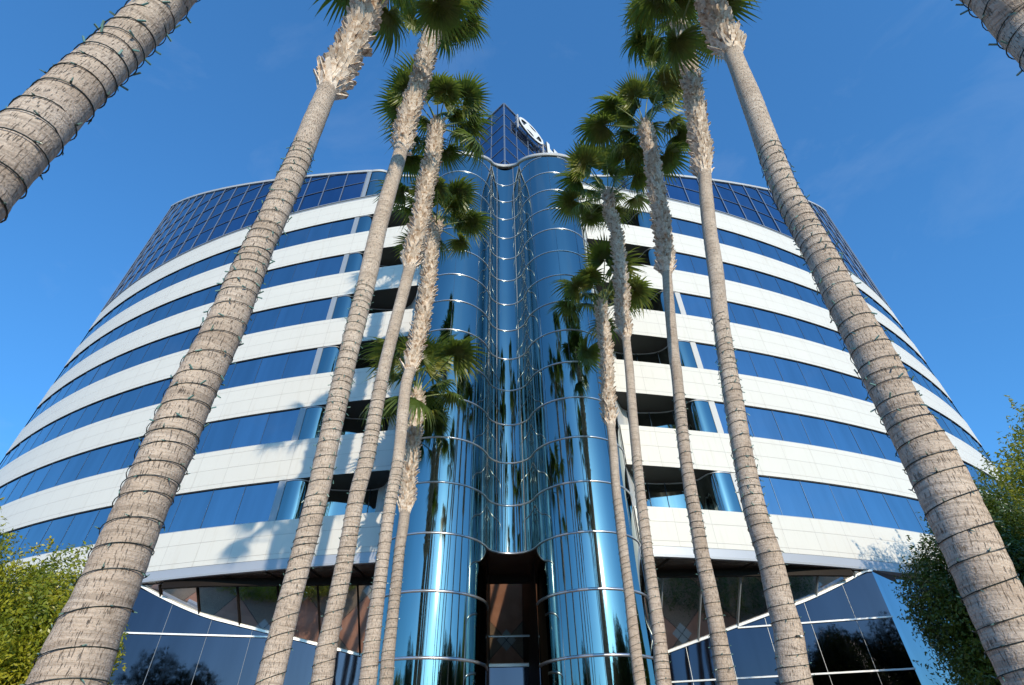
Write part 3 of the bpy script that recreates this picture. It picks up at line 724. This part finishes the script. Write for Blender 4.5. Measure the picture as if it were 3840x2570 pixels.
SPEC = {
'A': (99, 12.5, 'thick leaning palm trunk crossing the upper left corner, nearest on the left', 'light string on the thick trunk crossing the upper left corner'),
'B': (11.7, 9.6, 'large palm whose trunk rises from the lower left corner of the view', 'light string on the large trunk rising from the lower left'),
'C': (16.2, 10.3, 'second full palm in the left row, its smooth trunk passing the rounded window bays', 'light string on the second full trunk of the left row'),
'D': (13.8, 9.5, 'third full palm in the left row, crown beside the rooftop prism', 'light string on the third full trunk of the left row'),
'E': (12.7, 9.2, 'fourth full palm in the left row, long shaggy trunk and crown below the tower top', 'light string on the fourth full trunk of the left row'),
'F': (8.6, 7.6, 'shortest palm, in front of the left tower column, last of the left row', 'light string on the shortest palm at the left tower column'),
"A'": (99, 12.5, 'dark palm trunk cut off by the upper right corner', 'light string on the trunk in the upper right corner'),
"B'": (13.8, 9.75, 'large palm whose trunk leaves the view at the lower right', 'light string on the large trunk at the lower right'),
"C'": (15.0, 9.4, 'second full palm in the right row, bending left to a shaggy top against the sky', 'light string on the second full trunk of the right row'),
"D'": (13.6, 9.1, 'third full palm in the right row with a wide crown above the right wing roof', 'light string on the third full trunk of the right row'),
"E'": (14.2, 9.3, 'fourth full palm in the right row, crown over the top of the right tower column', 'light string on the fourth full trunk of the right row'),
"F'": (12.0, 9.1, 'last and shortest palm of the right row, crown beside the right tower column', 'light string on the last trunk at the right tower column'),
}
NF = {'A':(14,1.2),'B':(17,1.3),'C':(16,1.25),'D':(15,1.25),'E':(15,1.18),'F':(13,1.25),"A'":(14,1.2),"B'":(17,1.3),"C'":(16,1.25),"D'":(16,1.2),"E'":(16,1.18),"F'":(14,1.2)}
for i, (k, P) in enumerate(PALMS.items()):
    zb, zl, lab, ll = SPEC[k]
    near = k in ('A', 'B', "A'", "B'", 'C', "C'")
    if k in ('A', "A'"): zb = P[-1][2]-3
    if k == 'B': P = P+[(-3.93, 4.6, 20.6, .22)]
    if k == "B'": P = P+[(5.55, 4.6, 20.4, .2)]
    palm(list(P), zb, zl, lab, ll, 3+i*5, nfr=NF[k][0]+3, scale=NF[k][1], near=near, start=1.2, plug={'A': (-3.4,1.5,4.2), "C'": (3.5,8.1,3.05)}.get(k))

# ------------------------------------------------------------------ leafy trees and hedges
def leaf_cloud(name, blobs, n, size, mt, parent, seed, origin, sprigs=0, up=.25, shell=.62):
    """n leaves scattered in the outer layers of overlapping ellipsoids (cx, cy, cz, rx, ry, rz)"""
    g = np.random.default_rng(seed); B = np.array(blobs, float); vol = (B[:,3]*B[:,4]+B[:,4]*B[:,5]+B[:,3]*B[:,5]); idx = g.choice(len(B), n, p=vol/vol.sum())
    d = g.normal(size=(n, 3)); d /= np.linalg.norm(d, axis=1)[:, None]
    # lumpy radius
    ph = g.uniform(0, 6.28, (len(B), 6)); fr = 2.2
    lump = 1+.13*np.sin(d[:,0]*5.1+ph[idx,0])*np.sin(d[:,1]*4.3+ph[idx,1])+.10*np.sin(d[:,2]*9+ph[idx,2]+d[:,0]*6)+.07*np.sin(d[:,1]*15+ph[idx,3])*np.sin(d[:,2]*13+ph[idx,4])
    rad = (shell+(1-shell)*g.random(n)**.6)*lump
    c = B[idx,:3]+d*rad[:,None]*B[idx,3:]
    if sprigs:
        ns = sprigs; k = 26; ii = g.integers(0, n, ns*3); ii = ii[(d[ii,2] > -.1)][:ns]; ns = len(ii)
        dirs = d[ii]+np.array([0,0,up+.5]); dirs += g.normal(scale=.35, size=dirs.shape); dirs /= np.linalg.norm(dirs, axis=1)[:,None]
        L = g.uniform(.25, .75, ns); t = g.random((ns, k))
        base = B[idx[ii],:3]+d[ii]*(lump[ii]*.97)[:,None]*B[idx[ii],3:]
        pt = base[:,None,:]+dirs[:,None,:]*(t*L[:,None])[:,:,None]+g.normal(scale=.035, size=(ns,k,3))
        c = np.concatenate([c, pt.reshape(-1,3)]); d = np.concatenate([d, np.repeat(dirs, k, axis=0)])
    n = len(c); c = c-np.array(origin)
    keep = c[:,2]+origin[2] > .05; c = c[keep]; d = d[keep]; n = len(c)
    nr = d+g.normal(scale=.75, size=(n,3)); nr /= np.linalg.norm(nr, axis=1)[:,None]
    a = np.cross(nr, g.normal(size=(n,3))); a /= np.linalg.norm(a, axis=1)[:,None]; b = np.cross(nr, a)
    s = (size*g.uniform(.6, 1.3, n))[:,None]
    v = np.stack([c-a*s, c-b*s*.42+nr*s*.1, c+a*s*1.05, c+b*s*.42+nr*s*.1], 1).reshape(-1, 3)
    me = bpy.data.meshes.new(name); me.vertices.add(4*n); me.vertices.foreach_set('co', v.ravel())
    me.loops.add(4*n); me.loops.foreach_set('vertex_index', np.arange(4*n)); me.polygons.add(n)
    me.polygons.foreach_set('loop_start', np.arange(0, 4*n, 4)); me.polygons.foreach_set('loop_total', np.full(n, 4))
    me.materials.append(mt); me.update(calc_edges=True)
    return link(bpy.data.objects.new(name, me), parent)
def tree(name, label, cat, loc, blobs, n, size, mt, seed, trunk_r=.2, group=None, sprigs=0, limbs=6):
    r = empty(name, loc); tag(r, label, cat, group); rr = random.Random(seed)
    leaf_cloud('crown', blobs, n, size, mt, r, seed, loc, sprigs)
    m = MB(); o = Vector(loc); hh = min(b[2] for b in blobs)
    tube(m, [(0,0,0),(.05,0,hh*.4),(0,.05,hh*.8),(.0,0,hh)], [trunk_r*1.3, trunk_r, trunk_r*.85, trunk_r*.7], 10)
    for b in blobs[:limbs]:
        e = Vector(b[:3])-o; tube(m, [(0,0,hh*.7), tuple((e+Vector((0,0,hh*.7)))/2+Vector((rr.uniform(-.3,.3),rr.uniform(-.3,.3),0))), tuple(e)], [trunk_r*.6, trunk_r*.4, trunk_r*.15], 7)
    m.build('trunk', M['wood'], r, smooth=True)
    return r
def blobset(c, R3, n, seed, rmin=.35, rmax=.55):
    rr = random.Random(seed); out = []
    for _ in range(n):
        while True:
            d = [rr.uniform(-1, 1) for _ in range(3)]
            if sum(q*q for q in d) < 1: break
        k = rr.uniform(rmin, rmax)
        out.append((c[0]+d[0]*R3[0]*.68, c[1]+d[1]*R3[1]*.68, c[2]+d[2]*R3[2]*.68, R3[0]*k, R3[1]*k, R3[2]*k))
    return out
# left hedge tree, right ficus trees
b = blobset((-11.9, 12.2, 2.7), (4.1, 2.6, 4.3), 75, 5, .17, .30)
tree('ficus_tree', 'bushy yellow green clipped tree in the lower left corner behind the large palm', 'tree', (-11.9, 12.4, 0), b+[(-11.9,12.4,2.4,3.0,2.0,3.1),(-8.9,12.1,3.1,.75,.7,.9),(-8.6,12.0,2.1,.8,.8,.9),(-9.1,12.2,1.2,1.0,.9,1.0),(-8.3,12.0,3.7,.3,.3,.5)], 300000, .046, M['leaf_sun'], 21, .16, sprigs=520)
b = blobset((13.3, 14.6, 3.8), (3.2, 2.6, 4.9), 70, 8, .17, .30)
tree('ficus_tree', 'smaller dark green tree touching the low glass wall at the right edge', 'tree', (12.9, 14.8, 0), b+[(12.9,14.8,3.6,2.3,1.9,3.6)], 230000, .052, M['leaf_dark'], 22, .15, sprigs=260)
b = blobset((20.6, 17.2, 6.0), (5.3, 4.2, 7.1), 90, 12, .17, .32)
tree('ficus_tree', 'tall dark tree at the right edge with a sunlit top, behind the large right palm', 'tree', (20.3, 17.2, 0), b+[(20.9,17.4,5.6,3.6,3.0,5.0)], 240000, .074, M['leaf_sun'], 23, .22, sprigs=260)
# planting beds under the overhang, seen in the sloping glass; the right one is enlarged to darken its reflection
def hedge(label, s, seed, mt):
    r = empty('low_hedge', (s*12.5, 22.6, 0)); tag(r, label, 'hedge')
    bl = [(s*(9.4+.9*k), 22.4+.9*((k-4)/5)**2*-1+.9, .35, .85, .95 if s < 0 else 1.6, .42 if s < 0 else .7) for k in range(10)]
    leaf_cloud('foliage', bl, 26000, .045, mt, r, seed, (s*12.5, 22.6, 0))
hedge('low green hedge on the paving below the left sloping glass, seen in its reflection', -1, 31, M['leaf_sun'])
hedge('low dark hedge below the right sloping glass, enlarged to darken its reflection', 1, 32, M['leaf_dark'])
# trees behind the camera, for the mirror glass and their shade; nearest right ones added to cast it
def rear_tree(x, y, h, w, seed, label):
    b = blobset((x, y, h*.6), (w, w, h*.42), 16, seed)
    tree('ficus_tree', label, 'tree', (x, y, 0), b, 16000, .16, M['leaf_far'], seed, .25, 'trees across the plaza mirrored in the glass')
rear_tree(22, 5, 9.5, 4.2, 41, 'broad dark tree shading the right tree, mirrored in the right low glass wall')
rear_tree(17.5, -4, 11.0, 4.0, 42, 'dark tree across the plaza on the right, mirrored in the right column')
rear_tree(14.8, 5.5, 9.5, 3.7, 44, 'round unseen tree added right of the camera to shade the right overhang')
rear_tree(10.8, 2.2, 8.0, 3.0, 45, 'smaller unseen tree added at the right for shade, mirrored in the right low glass wall')
rear_tree(-16, -6, 10.8, 4.2, 43, 'dark tree across the plaza on the left, mirrored in the left low glass wall')
for i, (x, y, h) in enumerate(((-6.5, -26, 9.5), (-3.8, -30, 8.2), (5.6, -27, 9.8), (9.5, -31, 8.0), (13.5, -25, 10.5))):
    b = [(x, y, h*(.15+.1*k), .95*(1-.085*k), .95*(1-.085*k), h*.13) for k in range(9)]
    tree('cypress_tree', ['tall thin cypress mirrored low in the left column', 'shorter cypress mirrored low in the left column', 'tall cypress mirrored at the foot of the right column', 'short cypress mirrored low in the right column', 'tallest cypress mirrored at the right edge of the right column'][i], 'tree', (x, y, 0), b, 7000, .10, M['leaf_far'], 60+i, .12, 'cypresses mirrored in the tower glass', limbs=1)

# ------------------------------------------------------------------ ground
def sheet(name, x0, y0, x1, y1, z, m, n=1):
    me = bpy.data.meshes.new(name); me.from_pydata([(x0,y0,z),(x1,y0,z),(x1,y1,z),(x0,y1,z)], [], [(0,1,2,3)]); me.materials.append(m)
    return tag(link(bpy.data.objects.new(name, me)), kind='structure')
sheet('ground', -1500, -1500, 1500, 1500, -.06, M['asphalt'])
sheet('plaza_paving', -26, -20, 26, 31, -.004, M['paving'])
# far tree line on the horizon behind the camera, mirrored at the foot of the glass
me = leaf_cloud('tree_line', [(-150+8*k+rnd.uniform(-2,2), -95+rnd.uniform(-5,5), rnd.uniform(2,4), 7, 5, rnd.uniform(4.5,7.5)) for k in range(38)], 30000, .6, M['leaf_far'], None, 77, (0,0,0))
tag(me, kind='stuff')

# ------------------------------------------------------------------ light
AZ, EL = R(17), R(15.9)                       # sun behind the camera, a little to the right
sd = Vector((sin(AZ)*cos(EL), -cos(AZ)*cos(EL), sin(EL)))
w = bpy.data.worlds.new('World'); SC.world = w; w.use_nodes = True
nt = w.node_tree; bg = nt.nodes['Background']; sky = nt.nodes.new('ShaderNodeTexSky'); sky.sky_type = 'NISHITA'
sky.sun_disc = False; sky.sun_elevation = EL; sky.sun_rotation = atan2(sd.x, sd.y); sky.air_density = 1.0; sky.dust_density = 1.0; sky.ozone_density = 6; sky.altitude = 0
gm = nt.nodes.new('ShaderNodeGamma'); gm.inputs[1].default_value = .77; mu = nt.nodes.new('ShaderNodeMix'); mu.data_type = 'RGBA'; mu.blend_type = 'MULTIPLY'
mu.inputs[0].default_value = 1; mu.inputs[7].default_value = (.80, 1.54, 2.0, 1)
nt.links.new(sky.outputs[0], gm.inputs[0]); nt.links.new(gm.outputs[0], mu.inputs[6]); 
tc = nt.nodes.new('ShaderNodeTexCoord'); mp = nt.nodes.new('ShaderNodeMapping'); mp.inputs['Scale'].default_value = (1.1, 1.6, 3.0); mp.inputs['Rotation'].default_value = (.3, .5, .2)
nz = nt.nodes.new('ShaderNodeTexNoise'); nz.inputs['Scale'].default_value = 2.1; nz.inputs['Detail'].default_value = 7; nz.inputs['Roughness'].default_value = .6; nz.inputs['Distortion'].default_value = .6
cr = nt.nodes.new('ShaderNodeMapRange'); cr.inputs[1].default_value = .56; cr.inputs[2].default_value = .85; cr.inputs[4].default_value = .13
cl = nt.nodes.new('ShaderNodeMix'); cl.data_type = 'RGBA'; cl.inputs[7].default_value = (3.6, 4.2, 4.9, 1)
nt.links.new(tc.outputs['Generated'], mp.inputs[0]); nt.links.new(mp.outputs[0], nz.inputs['Vector']); nt.links.new(nz.outputs[0], cr.inputs[0]); nt.links.new(cr.outputs[0], cl.inputs[0])
nt.links.new(mu.outputs[2], cl.inputs[6]); nt.links.new(cl.outputs[2], bg.inputs[0]); bg.inputs[1].default_value = .15
L = bpy.data.lights.new('sun', 'SUN'); L.energy = 3.1; L.angle = R(.53); L.color = (1, .86, .655)
lo = bpy.data.objects.new('sun', L); lo.rotation_euler = (-sd).to_track_quat('-Z', 'Y').to_euler(); link(lo)

# ------------------------------------------------------------------ camera
cam = bpy.data.cameras.new('camera'); cam.sensor_width = 36; cam.lens = 1959.25/3840*36; cam.clip_end = 4000; cam.clip_start = .05
co = link(bpy.data.objects.new('camera', cam)); p, yw, rl = R(40), .0396, .022947
F = Vector((sin(yw)*cos(p), cos(yw)*cos(p), sin(p))); R0 = Vector((cos(yw), -sin(yw), 0)); U0 = R0.cross(F)
Rt = R0*cos(rl)-U0*sin(rl); U = R0*sin(rl)+U0*cos(rl)
co.matrix_world = Matrix(((Rt.x, U.x, -F.x, -.64), (Rt.y, U.y, -F.y, 0), (Rt.z, U.z, -F.z, 1.6), (0, 0, 0, 1)))
SC.camera = co
SC.view_settings.view_transform = 'Standard'; SC.view_settings.look = 'None'; SC.view_settings.use_curve_mapping = False; SC.view_settings.exposure = .36; SC.view_settings.gamma = 1
SC.cycles.max_bounces = 8; SC.cycles.glossy_bounces = 6; SC.cycles.sample_clamp_indirect = 6
